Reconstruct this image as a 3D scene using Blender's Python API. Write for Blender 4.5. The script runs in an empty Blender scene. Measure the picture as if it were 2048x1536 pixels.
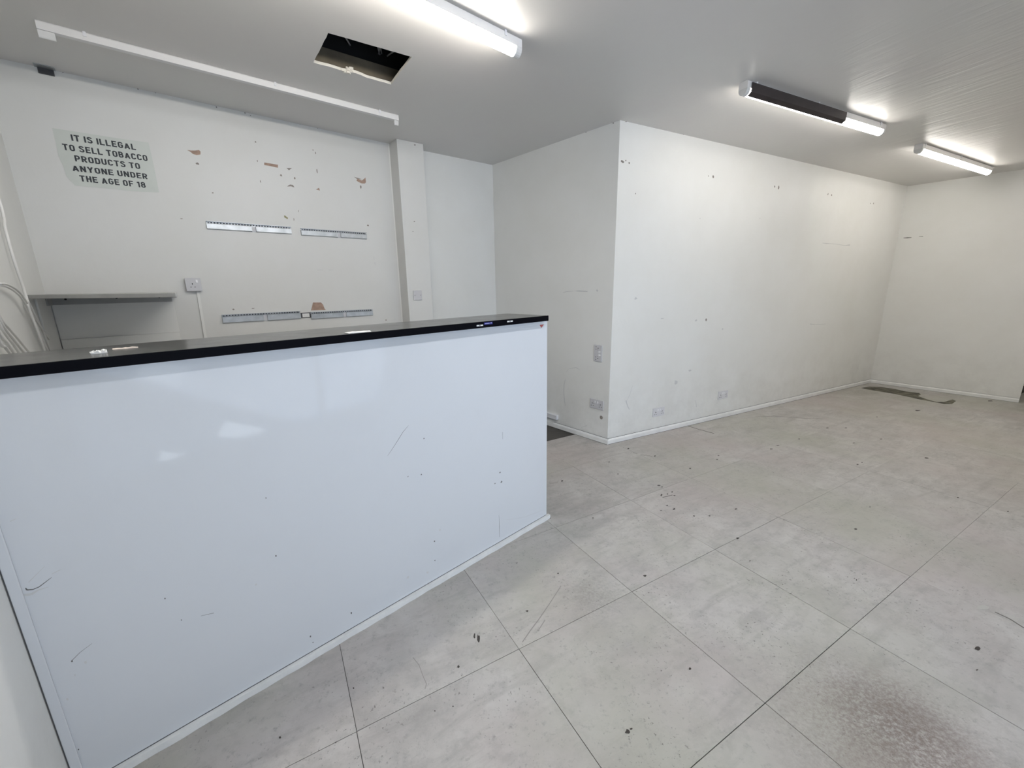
import bpy, bmesh, math, random
from mathutils import Vector, Matrix, noise
random.seed(7)
C = bpy.context.scene.collection
S = bpy.context.scene
PI = math.pi

# ------------------------------------------------------------------ camera
F_PX, PITCH, ROLL, HC = 825.5, 0.2352, 0.0167, 1.4
cam_d = bpy.data.cameras.new('camera')
cam = bpy.data.objects.new('camera', cam_d); C.objects.link(cam)
cam_d.sensor_fit = 'HORIZONTAL'; cam_d.sensor_width = 36.0
cam_d.lens = 36.0 * F_PX / 2048.0
cam_d.clip_start = 0.02
cp, sp_, cr, sr = math.cos(PITCH), math.sin(PITCH), math.cos(ROLL), math.sin(ROLL)
fwd = Vector((0, cp, -sp_)); dn0 = Vector((0, -sp_, -cp)); rt0 = Vector((1, 0, 0))
rt = rt0 * cr + dn0 * sr
dn = dn0 * cr - rt0 * sr
M = Matrix((rt, -dn, -fwd)).transposed().to_4x4(); M.translation = Vector((0, 0, HC))
cam.matrix_world = M
S.camera = cam

# ------------------------------------------------------------------ world, window light, exposure
S.view_settings.view_transform = 'Standard'; S.view_settings.look = 'None'
S.view_settings.gamma = 1.0; S.view_settings.use_curve_mapping = False
S.view_settings.exposure = 0.0
W = bpy.data.worlds.new('world'); S.world = W; W.use_nodes = True
W.node_tree.nodes['Background'].inputs[0].default_value = (0.62, 0.78, 1.0, 1)
W.node_tree.nodes['Background'].inputs[1].default_value = 1.0
TUBE = 50.0          # emission of the LED diffuser by the ceiling hole
TUBE3 = 22.0         # the two over the long partition
TUBE2 = 54.0          # the lamp above the photographer
DAY = 44.0           # daylight through the shop window (W)
SKY = 1.0
REFL_GAIN = 2.6  # brightness of the added reflection lights
TUBE4 = 49.0  # added unseen fill lamp at the far right
DAYC = (.80, .97, 1.24)
TUBEC = (1.05, 1.0, .935)

A1 = 1.0555
U1 = Vector((math.sin(A1), math.cos(A1))); V1 = Vector((-math.cos(A1), math.sin(A1)))
def uv(u, v): return U1 * u + V1 * v

def area(name, loc, direction, sx, sy, power, col):
    l = bpy.data.lights.new(name, 'AREA'); l.shape = 'RECTANGLE'; l.size = sx; l.size_y = sy
    l.energy = power; l.color = col
    o = bpy.data.objects.new(name, l); C.objects.link(o); o.location = loc
    o.rotation_euler = Vector(direction).to_track_quat('-Z', 'Z').to_euler()
    return o
WV = -0.90            # v of the shopfront wall
WU0, WU1, WZ0, WZM, WZ1 = -0.10, 3.60, 0.05, 0.95, 1.80
_c = uv((WU0 + WU1) / 2, WV - 0.17)
area('window_daylight', (_c.x, _c.y, (WZ0 + WZ1) / 2), (V1.x, V1.y, 0), WU1 - WU0 - 0.04, WZ1 - WZ0 - 0.04, DAY, DAYC)
for u0_, u1_, z0_, z1_, L_ in ((.80, 1.20, .06, .20, 2.2), (.36, .52, .06, .14, 2.0), (.36, .66, .70, .86, 1.2)):   # added lights that make the pale reflections in the counter front
    _c = uv((u0_ + u1_) / 2, WV - .15)
    area('added_reflection_light', (_c.x, _c.y, (z0_ + z1_) / 2), (V1.x, V1.y, 0), u1_ - u0_, z1_ - z0_, L_ * PI * (u1_ - u0_) * (z1_ - z0_) * REFL_GAIN, (.8, .9, 1.0))

# ------------------------------------------------------------------ measuring helpers: sight line of a point of the photograph onto real planes
def ray(x, y):
    X = (x - 1024) / F_PX; Y = (y - 768) / F_PX
    return rt * X + dn * Y + fwd
CAM = Vector((0, 0, HC))
def atz(x, y, z):
    d = ray(x, y); return CAM + d * ((z - HC) / d.z)
def onplane(x, y, p, n):
    d = ray(x, y); return CAM + d * ((Vector((p[0], p[1], 0)) - Vector((0, 0, 0)) - CAM).dot(n) / d.dot(n))

# ------------------------------------------------------------------ materials
def nodes(m):
    nt = m.node_tree; return nt, nt.nodes, nt.links
def mat(name, col, rough=0.5, metal=0.0, spec=0.5, emit=0.0, bump=0.0, bscale=60.0, vary=0.0, vscale=3.0, col2=None, coat=0.0):
    m = bpy.data.materials.new(name); m.use_nodes = True
    nt, N, L = nodes(m); b = N['Principled BSDF']
    b.inputs['Base Color'].default_value = (*col, 1); b.inputs['Roughness'].default_value = rough
    b.inputs['Metallic'].default_value = metal; b.inputs['Specular IOR Level'].default_value = spec
    b.inputs['Coat Weight'].default_value = coat
    if emit:
        b.inputs['Emission Color'].default_value = (*col, 1); b.inputs['Emission Strength'].default_value = emit
    geo = N.new('ShaderNodeNewGeometry')
    if vary or col2:
        n = N.new('ShaderNodeTexNoise'); n.inputs['Scale'].default_value = vscale; n.inputs['Detail'].default_value = 6
        L.new(geo.outputs['Position'], n.inputs['Vector'])
        r = N.new('ShaderNodeMapRange'); r.inputs[1].default_value = 0.35; r.inputs[2].default_value = 0.7
        L.new(n.outputs['Fac'], r.inputs[0])
        mx = N.new('ShaderNodeMix'); mx.data_type = 'RGBA'
        c2 = col2 or tuple(c * (1 - vary) for c in col)
        mx.inputs[6].default_value = (*col, 1); mx.inputs[7].default_value = (*c2, 1)
        L.new(r.outputs[0], mx.inputs[0]); L.new(mx.outputs[2], b.inputs['Base Color'])
    if bump:
        n2 = N.new('ShaderNodeTexNoise'); n2.inputs['Scale'].default_value = bscale; n2.inputs['Detail'].default_value = 4
        L.new(geo.outputs['Position'], n2.inputs['Vector'])
        bp = N.new('ShaderNodeBump'); bp.inputs['Strength'].default_value = bump; bp.inputs['Distance'].default_value = 0.01
        L.new(n2.outputs['Fac'], bp.inputs['Height']); L.new(bp.outputs[0], b.inputs['Normal'])
    return m

def wall_mat(name, col, grime=0.25, rough=0.42, bump=0.10):
    """matt white emulsion: faint mottling, roller texture, grime rising from the floor"""
    m = bpy.data.materials.new(name); m.use_nodes = True
    nt, N, L = nodes(m); b = N['Principled BSDF']; b.inputs['Roughness'].default_value = rough
    b.inputs['Specular IOR Level'].default_value = 0.35
    geo = N.new('ShaderNodeNewGeometry')
    n = N.new('ShaderNodeTexNoise'); n.inputs['Scale'].default_value = 2.2; n.inputs['Detail'].default_value = 7; n.inputs['Roughness'].default_value = 0.6
    L.new(geo.outputs['Position'], n.inputs['Vector'])
    r = N.new('ShaderNodeMapRange'); r.inputs[1].default_value = 0.3; r.inputs[2].default_value = 0.75; r.inputs[3].default_value = 0; r.inputs[4].default_value = 1
    L.new(n.outputs['Fac'], r.inputs[0])
    mx = N.new('ShaderNodeMix'); mx.data_type = 'RGBA'
    mx.inputs[6].default_value = (*col, 1); mx.inputs[7].default_value = (col[0] * .95, col[1] * .945, col[2] * .93, 1)
    L.new(r.outputs[0], mx.inputs[0])
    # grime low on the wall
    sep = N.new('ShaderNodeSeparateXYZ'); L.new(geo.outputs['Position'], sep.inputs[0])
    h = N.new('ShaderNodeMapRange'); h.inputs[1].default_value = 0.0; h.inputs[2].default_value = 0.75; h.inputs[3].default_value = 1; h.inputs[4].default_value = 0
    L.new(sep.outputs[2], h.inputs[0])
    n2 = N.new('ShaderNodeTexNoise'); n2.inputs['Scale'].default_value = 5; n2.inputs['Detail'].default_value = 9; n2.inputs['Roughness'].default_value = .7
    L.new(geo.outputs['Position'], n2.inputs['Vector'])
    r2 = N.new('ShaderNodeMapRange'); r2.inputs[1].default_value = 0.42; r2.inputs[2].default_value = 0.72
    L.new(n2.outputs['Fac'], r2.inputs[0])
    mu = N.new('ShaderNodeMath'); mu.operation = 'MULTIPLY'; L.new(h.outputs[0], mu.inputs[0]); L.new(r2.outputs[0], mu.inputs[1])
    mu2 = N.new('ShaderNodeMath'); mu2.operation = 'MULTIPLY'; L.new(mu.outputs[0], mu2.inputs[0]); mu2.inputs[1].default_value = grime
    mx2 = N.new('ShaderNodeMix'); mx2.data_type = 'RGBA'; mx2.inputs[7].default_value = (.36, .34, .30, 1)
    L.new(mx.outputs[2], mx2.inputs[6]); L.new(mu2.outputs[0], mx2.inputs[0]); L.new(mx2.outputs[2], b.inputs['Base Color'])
    n3 = N.new('ShaderNodeTexNoise'); n3.inputs['Scale'].default_value = 9; n3.inputs['Detail'].default_value = 8
    L.new(geo.outputs['Position'], n3.inputs['Vector'])
    bp = N.new('ShaderNodeBump'); bp.inputs['Strength'].default_value = bump; bp.inputs['Distance'].default_value = 0.02
    L.new(n3.outputs['Fac'], bp.inputs['Height']); L.new(bp.outputs[0], b.inputs['Normal'])
    return m

def ceiling_mat():
    m = bpy.data.materials.new('ceiling_paint'); m.use_nodes = True
    nt, N, L = nodes(m); b = N['Principled BSDF']; b.inputs['Roughness'].default_value = .38
    b.inputs['Specular IOR Level'].default_value = .45
    geo = N.new('ShaderNodeNewGeometry')
    n = N.new('ShaderNodeTexNoise'); n.inputs['Scale'].default_value = 1.7; n.inputs['Detail'].default_value = 5
    L.new(geo.outputs['Position'], n.inputs['Vector'])
    r = N.new('ShaderNodeMapRange'); r.inputs[1].default_value = .35; r.inputs[2].default_value = .7; L.new(n.outputs['Fac'], r.inputs[0])
    mx = N.new('ShaderNodeMix'); mx.data_type = 'RGBA'; mx.inputs[6].default_value = (.665, .655, .625, 1); mx.inputs[7].default_value = (.66, .635, .615, 1)
    L.new(r.outputs[0], mx.inputs[0]); L.new(mx.outputs[2], b.inputs['Base Color'])
    # brush ripples, running across the lamp row, strongest in the far right part of the board
    vr = N.new('ShaderNodeVectorRotate'); vr.rotation_type = 'Z_AXIS'; vr.inputs['Angle'].default_value = math.radians(69); L.new(geo.outputs['Position'], vr.inputs['Vector'])
    mp = N.new('ShaderNodeMapping'); mp.inputs['Scale'].default_value = (2.5, 20, 1)
    L.new(vr.outputs[0], mp.inputs['Vector'])
    n2_ = N.new('ShaderNodeTexNoise'); n2_.inputs['Scale'].default_value = 1.0; n2_.inputs['Detail'].default_value = 3; n2_.inputs['Distortion'].default_value = .8
    L.new(mp.outputs[0], n2_.inputs['Vector'])
    dd = N.new('ShaderNodeVectorMath'); dd.operation = 'DISTANCE'; L.new(geo.outputs['Position'], dd.inputs[0]); dd.inputs[1].default_value = (3.5, 2.9, 2.55)
    rm = N.new('ShaderNodeMapRange'); rm.inputs[1].default_value = 2.4; rm.inputs[2].default_value = 1.0; rm.inputs[3].default_value = .06; L.new(dd.outputs['Value'], rm.inputs[0])
    n2 = N.new('ShaderNodeMath'); n2.operation = 'MULTIPLY'; L.new(n2_.outputs['Fac'], n2.inputs[0]); L.new(rm.outputs[0], n2.inputs[1])
    n3 = N.new('ShaderNodeTexNoise'); n3.inputs['Scale'].default_value = 2.4; n3.inputs['Detail'].default_value = 5
    L.new(geo.outputs['Position'], n3.inputs['Vector'])
    a = N.new('ShaderNodeMath'); a.operation = 'ADD'; L.new(n2.outputs[0], a.inputs[0])
    k = N.new('ShaderNodeMath'); k.operation = 'MULTIPLY'; k.inputs[1].default_value = 1.2; L.new(n3.outputs['Fac'], k.inputs[0]); L.new(k.outputs[0], a.inputs[1])
    bp = N.new('ShaderNodeBump'); bp.inputs['Strength'].default_value = .27; bp.inputs['Distance'].default_value = .012
    L.new(a.outputs[0], bp.inputs['Height']); L.new(bp.outputs[0], b.inputs['Normal'])
    return m

def tile_mat():
    """worn stone-look vinyl"""
    m = bpy.data.materials.new('vinyl_tile'); m.use_nodes = True
    nt, N, L = nodes(m); b = N['Principled BSDF']; b.inputs['Specular IOR Level'].default_value = .4
    geo = N.new('ShaderNodeNewGeometry'); oi = N.new('ShaderNodeObjectInfo')
    # every tile has its own cut of the print
    of = N.new('ShaderNodeMath'); of.operation = 'MULTIPLY'; of.inputs[1].default_value = 40; L.new(oi.outputs['Random'], of.inputs[0])
    cmb = N.new('ShaderNodeCombineXYZ'); L.new(of.outputs[0], cmb.inputs[2])
    add = N.new('ShaderNodeVectorMath'); add.operation = 'ADD'; L.new(geo.outputs['Position'], add.inputs[0]); L.new(cmb.outputs[0], add.inputs[1])
    def noise_(vec, sc, det, rg, lo, hi, o0=0., o1=1., dist=0.):
        n = N.new('ShaderNodeTexNoise'); n.inputs['Scale'].default_value = sc; n.inputs['Detail'].default_value = det
        n.inputs['Roughness'].default_value = rg; n.inputs['Distortion'].default_value = dist
        L.new(vec, n.inputs['Vector'])
        r = N.new('ShaderNodeMapRange'); r.inputs[1].default_value = lo; r.inputs[2].default_value = hi; r.inputs[3].default_value = o0; r.inputs[4].default_value = o1
        L.new(n.outputs['Fac'], r.inputs[0]); return r.outputs[0]
    def mixc(fac, a, c2):
        x = N.new('ShaderNodeMix'); x.data_type = 'RGBA'
        if isinstance(a, tuple): x.inputs[6].default_value = (*a, 1)
        else: L.new(a, x.inputs[6])
        x.inputs[7].default_value = (*c2, 1); L.new(fac, x.inputs[0]); return x.outputs[2]
    def mul(a, k):
        x = N.new('ShaderNodeMath'); x.operation = 'MULTIPLY'; L.new(a, x.inputs[0])
        if isinstance(k, (int, float)): x.inputs[1].default_value = k
        else: L.new(k, x.inputs[1])
        return x.outputs[0]
    T = add.outputs[0]; P = geo.outputs['Position']
    add2 = N.new('ShaderNodeVectorMath'); add2.operation = 'ADD'; L.new(P, add2.inputs[0]); add2.inputs[1].default_value = (13, 5, 2)
    c = mixc(noise_(T, 3.2, 10, .68, .36, .66), (.545, .525, .497), (.42, .40, .378))
    c = mixc(mul(noise_(T, 17, 8, .72, .50, .66), .42), c, (.30, .285, .27))       # mottling
    # streaky veins of the stone print
    vr = N.new('ShaderNodeVectorRotate'); vr.rotation_type = 'Z_AXIS'; vr.inputs['Angle'].default_value = math.radians(-29.5); L.new(T, vr.inputs['Vector'])
    mp = N.new('ShaderNodeMapping'); mp.inputs['Scale'].default_value = (2.2, 9, 1)
    L.new(vr.outputs[0], mp.inputs['Vector'])
    c = mixc(mul(noise_(mp.outputs[0], 1.5, 8, .65, .49, .66, dist=.5), .55), c, (.33, .315, .295))
    c = mixc(mul(noise_(P, .9, 5, .6, .45, .66), .62), c, (.455, .395, .375))     # brown traffic film
    c = mixc(mul(noise_(add2.outputs[0], 1.1, 5, .6, .48, .68), .55), c, (.405, .41, .335))      # greenish film
    c = mixc(mul(noise_(P, 30, 7, .75, .56, .66), .45), c, (.25, .235, .22))       # scuffs
    # fine specks, gathered in patches
    sp = noise_(P, 70, 5, .7, .60, .64); pt = noise_(P, 3.3, 5, .65, .46, .60)
    c = mixc(mul(mul(sp, pt), .75), c, (.11, .10, .09))
    # soiled spot near the lower right and others, with a shape of their own
    for (cx, cy, rad, amt, col) in ((1.23, 1.03, .22, 1.0, (.13, .10, .085)), (1.16, .98, .42, .8, (.24, .20, .175)), (.36, 1.62, .20, .5, (.22, .21, .19)), (4.5, 5.1, .7, .55, (.27, .27, .20)), (1.4, 3.35, .5, .35, (.33, .33, .25)), (6.2, 4.5, .9, .4, (.29, .30, .23)), (0.55, 3.3, .45, .35, (.36, .31, .29))):
        d = N.new('ShaderNodeVectorMath'); d.operation = 'DISTANCE'; L.new(P, d.inputs[0]); d.inputs[1].default_value = (cx, cy, 0)
        r = N.new('ShaderNodeMapRange'); r.inputs[1].default_value = rad; r.inputs[2].default_value = rad * .15; L.new(d.outputs['Value'], r.inputs[0])
        c = mixc(mul(mul(r.outputs[0], noise_(P, 75, 7, .8, .42, .62)), amt), c, col)
        c = mixc(mul(mul(r.outputs[0], noise_(P, 7, 5, .6, .35, .65)), amt * .38), c, col)
    L.new(c, b.inputs['Base Color'])
    rr = noise_(P, 5, 6, .6, .3, .7, .30, .52); L.new(rr, b.inputs['Roughness'])
    n = N.new('ShaderNodeTexNoise'); n.inputs['Scale'].default_value = 55; n.inputs['Detail'].default_value = 6; L.new(T, n.inputs['Vector'])
    bp = N.new('ShaderNodeBump'); bp.inputs['Strength'].default_value = .18; bp.inputs['Distance'].default_value = .004
    L.new(n.outputs['Fac'], bp.inputs['Height']); L.new(bp.outputs[0], b.inputs['Normal'])
    return m

def laminate_mat(name, col, rough, dirt_col, dirt, wob=0.0, spec=.5):
    m = bpy.data.materials.new(name); m.use_nodes = True
    nt, N, L = nodes(m); b = N['Principled BSDF']; b.inputs['Specular IOR Level'].default_value = spec
    geo = N.new('ShaderNodeNewGeometry')
    n = N.new('ShaderNodeTexNoise'); n.inputs['Scale'].default_value = 4; n.inputs['Detail'].default_value = 9; n.inputs['Roughness'].default_value = .7
    L.new(geo.outputs['Position'], n.inputs['Vector'])
    r = N.new('ShaderNodeMapRange'); r.inputs[1].default_value = .5; r.inputs[2].default_value = .78; r.inputs[4].default_value = dirt
    L.new(n.outputs['Fac'], r.inputs[0])
    mx = N.new('ShaderNodeMix'); mx.data_type = 'RGBA'; mx.inputs[6].default_value = (*col, 1); mx.inputs[7].default_value = (*dirt_col, 1)
    L.new(r.outputs[0], mx.inputs[0]); L.new(mx.outputs[2], b.inputs['Base Color'])
    r2 = N.new('ShaderNodeMapRange'); r2.inputs[1].default_value = .3; r2.inputs[2].default_value = .7; r2.inputs[3].default_value = rough * .8; r2.inputs[4].default_value = rough * 1.35
    L.new(n.outputs['Fac'], r2.inputs[0]); L.new(r2.outputs[0], b.inputs['Roughness'])
    if wob:
        n2 = N.new('ShaderNodeTexNoise'); n2.inputs['Scale'].default_value = 2.5; n2.inputs['Detail'].default_value = 2
        L.new(geo.outputs['Position'], n2.inputs['Vector'])
        bp = N.new('ShaderNodeBump'); bp.inputs['Strength'].default_value = wob; bp.inputs['Distance'].default_value = .02
        L.new(n2.outputs['Fac'], bp.inputs['Height']); L.new(bp.outputs[0], b.inputs['Normal'])
    return m

MW = wall_mat('white_emulsion', (.80, .80, .775))
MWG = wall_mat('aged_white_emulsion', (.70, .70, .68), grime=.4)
MCE = ceiling_mat()
MT = tile_mat()
MPANEL = laminate_mat('white_melamine', (.675, .692, .712), .035, (.62, .63, .645), .25, wob=.02, spec=.22)
MTOP = laminate_mat('black_laminate', (.045, .045, .043), .2, (.16, .16, .15), .6)
MEDGE = laminate_mat('black_edging', (.004, .004, .006), .4, (.008, .008, .014), .4, spec=.03)
MTRIM = mat('painted_trim', (.84, .84, .82), .4, bump=.15, bscale=30, vary=.1, vscale=12)
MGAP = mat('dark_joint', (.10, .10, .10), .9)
MSLAB = mat('dark_subfloor', (.085, .078, .07), .85, bump=.3, bscale=25, vary=.4, vscale=4)
MHOUS = mat('lamp_housing', (.78, .77, .76), .35)
MLED3 = mat('led_diffuser_partition', TUBEC, .4, emit=TUBE3)
MLED4 = mat('added_fill_diffuser', TUBEC, .4, emit=TUBE4)
MLED2 = mat('led_diffuser_overhead', (.97, 1.0, 1.06), .4, emit=TUBE2)
MCAP = mat('lamp_end_cap', (.70, .70, .69), .4)
MLED = mat('led_diffuser', TUBEC, .4, emit=TUBE)
MBLK = mat('dark_brown_cover', (.035, .026, .028), .45, vary=.4, vscale=8)
MGALV = mat('galvanised_steel', (.52, .54, .55), .42, metal=.8, vary=.25, vscale=18)
MGALVD = mat('shadow_slot', (.06, .06, .065), .7)
MPLAST = mat('white_plastic', (.78, .78, .80), .3)
MSOCK = mat('socket_plastic', (.58, .575, .59), .35)
MSOCK2 = mat('pale_socket_plastic', (.68, .675, .69), .35)
MROCK = mat('rocker_plastic', (.90, .90, .91), .25)
MPIN = mat('dark_hole', (.012, .012, .012), .8)
MSHELF = mat('grey_painted_shelf', (.42, .42, .41), .5, vary=.15, vscale=10)
MPAPER = mat('poster_paper', (.61, .64, .595), .6, vary=.07, vscale=6, bump=.3, bscale=14)
MINK = mat('poster_ink', (.028, .032, .038), .55)
MPLASTER = mat('bare_plaster', (.43, .30, .235), .9, vary=.25, vscale=40)
MCHIPG = mat('bare_grey_plaster', (.30, .27, .24), .9, vary=.3, vscale=40)
MMARK = mat('dark_scuff', (.14, .135, .13), .7)
MMARKL = mat('faint_scuff', (.60, .60, .59), .6)
MMARKB = mat('black_speck', (.05, .042, .036), .7)
MOLIVE = mat('olive_filler', (.30, .28, .16), .8)
MCABLE = mat('white_cable', (.74, .73, .70), .4)
MWOOD = mat('old_joist_timber', (.085, .07, .05), .85, bump=.5, bscale=18, col2=(.15, .125, .085), vscale=7)
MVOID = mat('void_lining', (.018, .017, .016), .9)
MFOIL = mat('grey_membrane', (.16, .16, .165), .5)
MPBOARD = mat('plasterboard_edge', (.72, .69, .62), .9, bump=.4, bscale=60)
MSCRAP = mat('white_scrap', (.85, .85, .84), .6)
MSCRAPP = mat('cream_scrap', (.80, .70, .62), .6)
MBLUE = mat('blue_sticker', (.015, .018, .17), .3)
MBLUEW = mat('sticker_pale_print', (.45, .48, .75), .4)
MSTK = mat('sticker_white', (.78, .78, .76), .4)
MSTKD = mat('sticker_dark_print', (.08, .08, .09), .4)
MRED = mat('red_tear', (.45, .10, .09), .6)
MALU = mat('window_aluminium', (.55, .56, .58), .35, metal=.8)

def glass_mat():
    m = bpy.data.materials.new('window_glass'); m.use_nodes = True
    nt, N, L = nodes(m); N.clear()
    o = N.new('ShaderNodeOutputMaterial'); t = N.new('ShaderNodeBsdfTransparent'); g = N.new('ShaderNodeBsdfGlossy')
    g.inputs['Roughness'].default_value = .02; mx = N.new('ShaderNodeMixShader'); fr = N.new('ShaderNodeFresnel')
    L.new(fr.outputs[0], mx.inputs[0]); L.new(t.outputs[0], mx.inputs[1]); L.new(g.outputs[0], mx.inputs[2]); L.new(mx.outputs[0], o.inputs[0])
    return m
MGLASS = glass_mat()

# ------------------------------------------------------------------ mesh helpers
class MB:
    def __init__(s): s.v = []; s.f = []
    def poly(s, pts):
        i = len(s.v); s.v += [tuple(p) for p in pts]; s.f.append(tuple(range(i, i + len(pts)))); return s
    def prism(s, pts, off):
        """closed solid between polygon pts and the same polygon moved by off"""
        off = Vector(off); a = [Vector(p) for p in pts]; n = len(a); i = len(s.v)
        s.v += [tuple(p) for p in a] + [tuple(p + off) for p in a]
        s.f.append(tuple(range(i + n - 1, i - 1, -1))); s.f.append(tuple(range(i + n, i + 2 * n)))
        for k in range(n):
            j = (k + 1) % n; s.f.append((i + k, i + j, i + n + j, i + n + k))
        return s
    def box(s, x0, x1, y0, y1, z0, z1):
        return s.prism([(x0, y0, z0), (x1, y0, z0), (x1, y1, z0), (x0, y1, z0)], (0, 0, z1 - z0))
    def wall(s, pts, z0, top, thick_pts):
        """vertical wall: face line pts (2 points), back line thick_pts; top = function(x, y)"""
        q = [pts[0], pts[1], thick_pts[1], thick_pts[0]]; i = len(s.v)
        s.v += [(p[0], p[1], z0) for p in q] + [(p[0], p[1], top(p[0], p[1])) for p in q]
        s.f += [(i, i + 1, i + 5, i + 4), (i + 1, i + 2, i + 6, i + 5), (i + 2, i + 3, i + 7, i + 6), (i + 3, i, i + 4, i + 7), (i + 3, i + 2, i + 1, i), (i + 4, i + 5, i + 6, i + 7)]
        return s
    def tube(s, pts, r, n=8):
        pts = [Vector(p) for p in pts]; rings = []
        for k, p in enumerate(pts):
            t = (pts[min(k + 1, len(pts) - 1)] - pts[max(k - 1, 0)]).normalized()
            a = t.orthogonal().normalized() if k == 0 else (prev - t * prev.dot(t)).normalized()
            prev = a; b = t.cross(a); i = len(s.v)
            s.v += [tuple(p + (a * math.cos(2 * PI * q / n) + b * math.sin(2 * PI * q / n)) * r) for q in range(n)]
            rings.append(i)
        for a, b in zip(rings, rings[1:]):
            for q in range(n):
                w = (q + 1) % n; s.f.append((a + q, a + w, b + w, b + q))
        s.f.append(tuple(rings[0] + q for q in range(n))[::-1]); s.f.append(tuple(rings[-1] + q for q in range(n)))
        return s
    def disc(s, c, r, n=12, thick=.001, rx=None, axis='y'):
        pts = []
        for k in range(n):
            a = 2 * PI * k / n; ca, sa = math.cos(a) * (rx or r), math.sin(a) * r
            pts.append((c[0] + ca, c[1], c[2] + sa) if axis == 'y' else (c[0] + ca, c[1] + sa, c[2]))
        return s.prism(pts, (0, thick, 0) if axis == 'y' else (0, 0, thick))
    def build(s, name, m, parent=None, smooth=False, bevel=0.0, seg=2):
        me = bpy.data.meshes.new(name); me.from_pydata(s.v, [], s.f)
        bm = bmesh.new(); bm.from_mesh(me)
        bmesh.ops.recalc_face_normals(bm, faces=bm.faces)
        if bevel: bmesh.ops.bevel(bm, geom=bm.edges[:], offset=bevel, segments=seg, affect='EDGES', profile=.5)
        bm.to_mesh(me); bm.free()
        for p in me.polygons: p.use_smooth = smooth
        me.materials.append(m)
        o = bpy.data.objects.new(name, me); C.objects.link(o)
        if parent is not None: o.parent = parent
        return o

def tag(o, label=None, cat=None, group=None, kind=None):
    if label: o['label'] = label
    if cat: o['category'] = cat
    if group: o['group'] = group
    if kind: o['kind'] = kind
    return o
def thing(name, label, cat, mat4=None, group=None):
    o = bpy.data.objects.new(name, None); C.objects.link(o); o.empty_display_size = .1
    if mat4 is not None: o.matrix_world = mat4
    return tag(o, label, cat, group)
def frame(p, d):
    """x along the wall direction d, y into the wall, z up; origin p. Room side is -y"""
    d = Vector((d[0], d[1], 0)).normalized(); y = Vector((-d.y, d.x, 0))
    m = Matrix((d, y, Vector((0, 0, 1)))).transposed().to_4x4(); m.translation = Vector((p[0], p[1], p[2] if len(p) > 2 else 0)); return m

# ------------------------------------------------------------------ key plan points
A0 = Vector((.845, 3.472)); B0 = Vector((4.985, 5.575)); E0 = Vector((5.789, 4.519)); D0 = Vector((-.161, 4.604))
L0 = Vector((-2.69, 2.452)); P0 = Vector((-1.023, 3.905))
K0 = Vector((-1.259, .88)); K1 = Vector((.212, 2.293))      # foot of the counter front, left and right
LD = Vector((.673, -.74))
ZC = 2.591
FD = (D0 - A0).normalized(); GD = Vector((FD.y, -FD.x))     # fold of the ceiling runs along FD; it falls away along GD
if GD.dot(B0 - A0) < 0: GD = -GD
SL = (2.5218 - ZC) / (B0 - A0).dot(GD)
def zc(x, y):
    t = (Vector((x, y)) - A0).dot(GD); return ZC + (SL * t if t > 0 else 0)

class Wall:
    def __init__(s, a, b):
        s.a = Vector(a); s.b = Vector(b); s.d = (s.b - s.a).normalized()
        s.y = Vector((-s.d.y, s.d.x)); s.len = (s.b - s.a).length        # y points into the wall
        s.n3 = Vector((s.y.x, s.y.y, 0))
    def px(s, x, y, out=0.0):
        """photograph point -> (distance along wall, height)"""
        p = s.a - s.y * out
        q = onplane(x, y, p, s.n3); v = Vector((q.x, q.y)) - s.a
        return v.dot(s.d), q.z
    def frame(s): return frame((s.a.x, s.a.y, 0), s.d)
    def build(s, name, m, thick=.12, z0=0.0, ext=(0, 0)):
        a = s.a - s.d * ext[0]; b = s.b + s.d * ext[1]
        me = MB().wall((a, b), z0, zc, (a + s.y * thick, b + s.y * thick))
        o = me.build(name, m); tag(o, kind='structure'); return o
Wback = Wall(L0, P0); Wback2 = Wall(P0, D0); Wpart = Wall(D0, A0); Wmain = Wall(A0, B0); Wfar = Wall(B0, E0)
LW1 = Vector((-1.259, .88)) + Vector((.673, -.74)) * ((1.386 - WV) / .976)                                  # where the left wall meets the shopfront
Wleft = Wall(LW1, L0)
for w_ in (Wback, Wback2, Wpart, Wmain, Wfar, Wleft):
    pass

wall_left = Wleft.build('wall_left', MW)
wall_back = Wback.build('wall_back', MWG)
wall_back_right = Wback2.build('wall_back_right', MW)
wall_partition = Wpart.build('wall_partition_left', MW)
wall_main = Wmain.build('wall_partition', MW)
# fill the corners of the partition so that no gap shows
wall_far = Wfar.build('wall_far', MW)
# recess beyond the free end of the far wall
R1 = E0 + U1 * 1.1
Wrec = Wall(E0 + U1 * .12 + V1 * .5, E0 + U1 * .12 + V1 * .5)
R0 = uv(8.45, 2.0); R2 = uv(8.45, WV)
Wrec = Wall(R0, R2); Wrec.build('wall_recess', MW)
Wrs = Wall(E0 + Wfar.y * .12 - Wfar.d * .25, R0); Wrs.build('wall_recess_side', MW, thick=.08)

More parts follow.
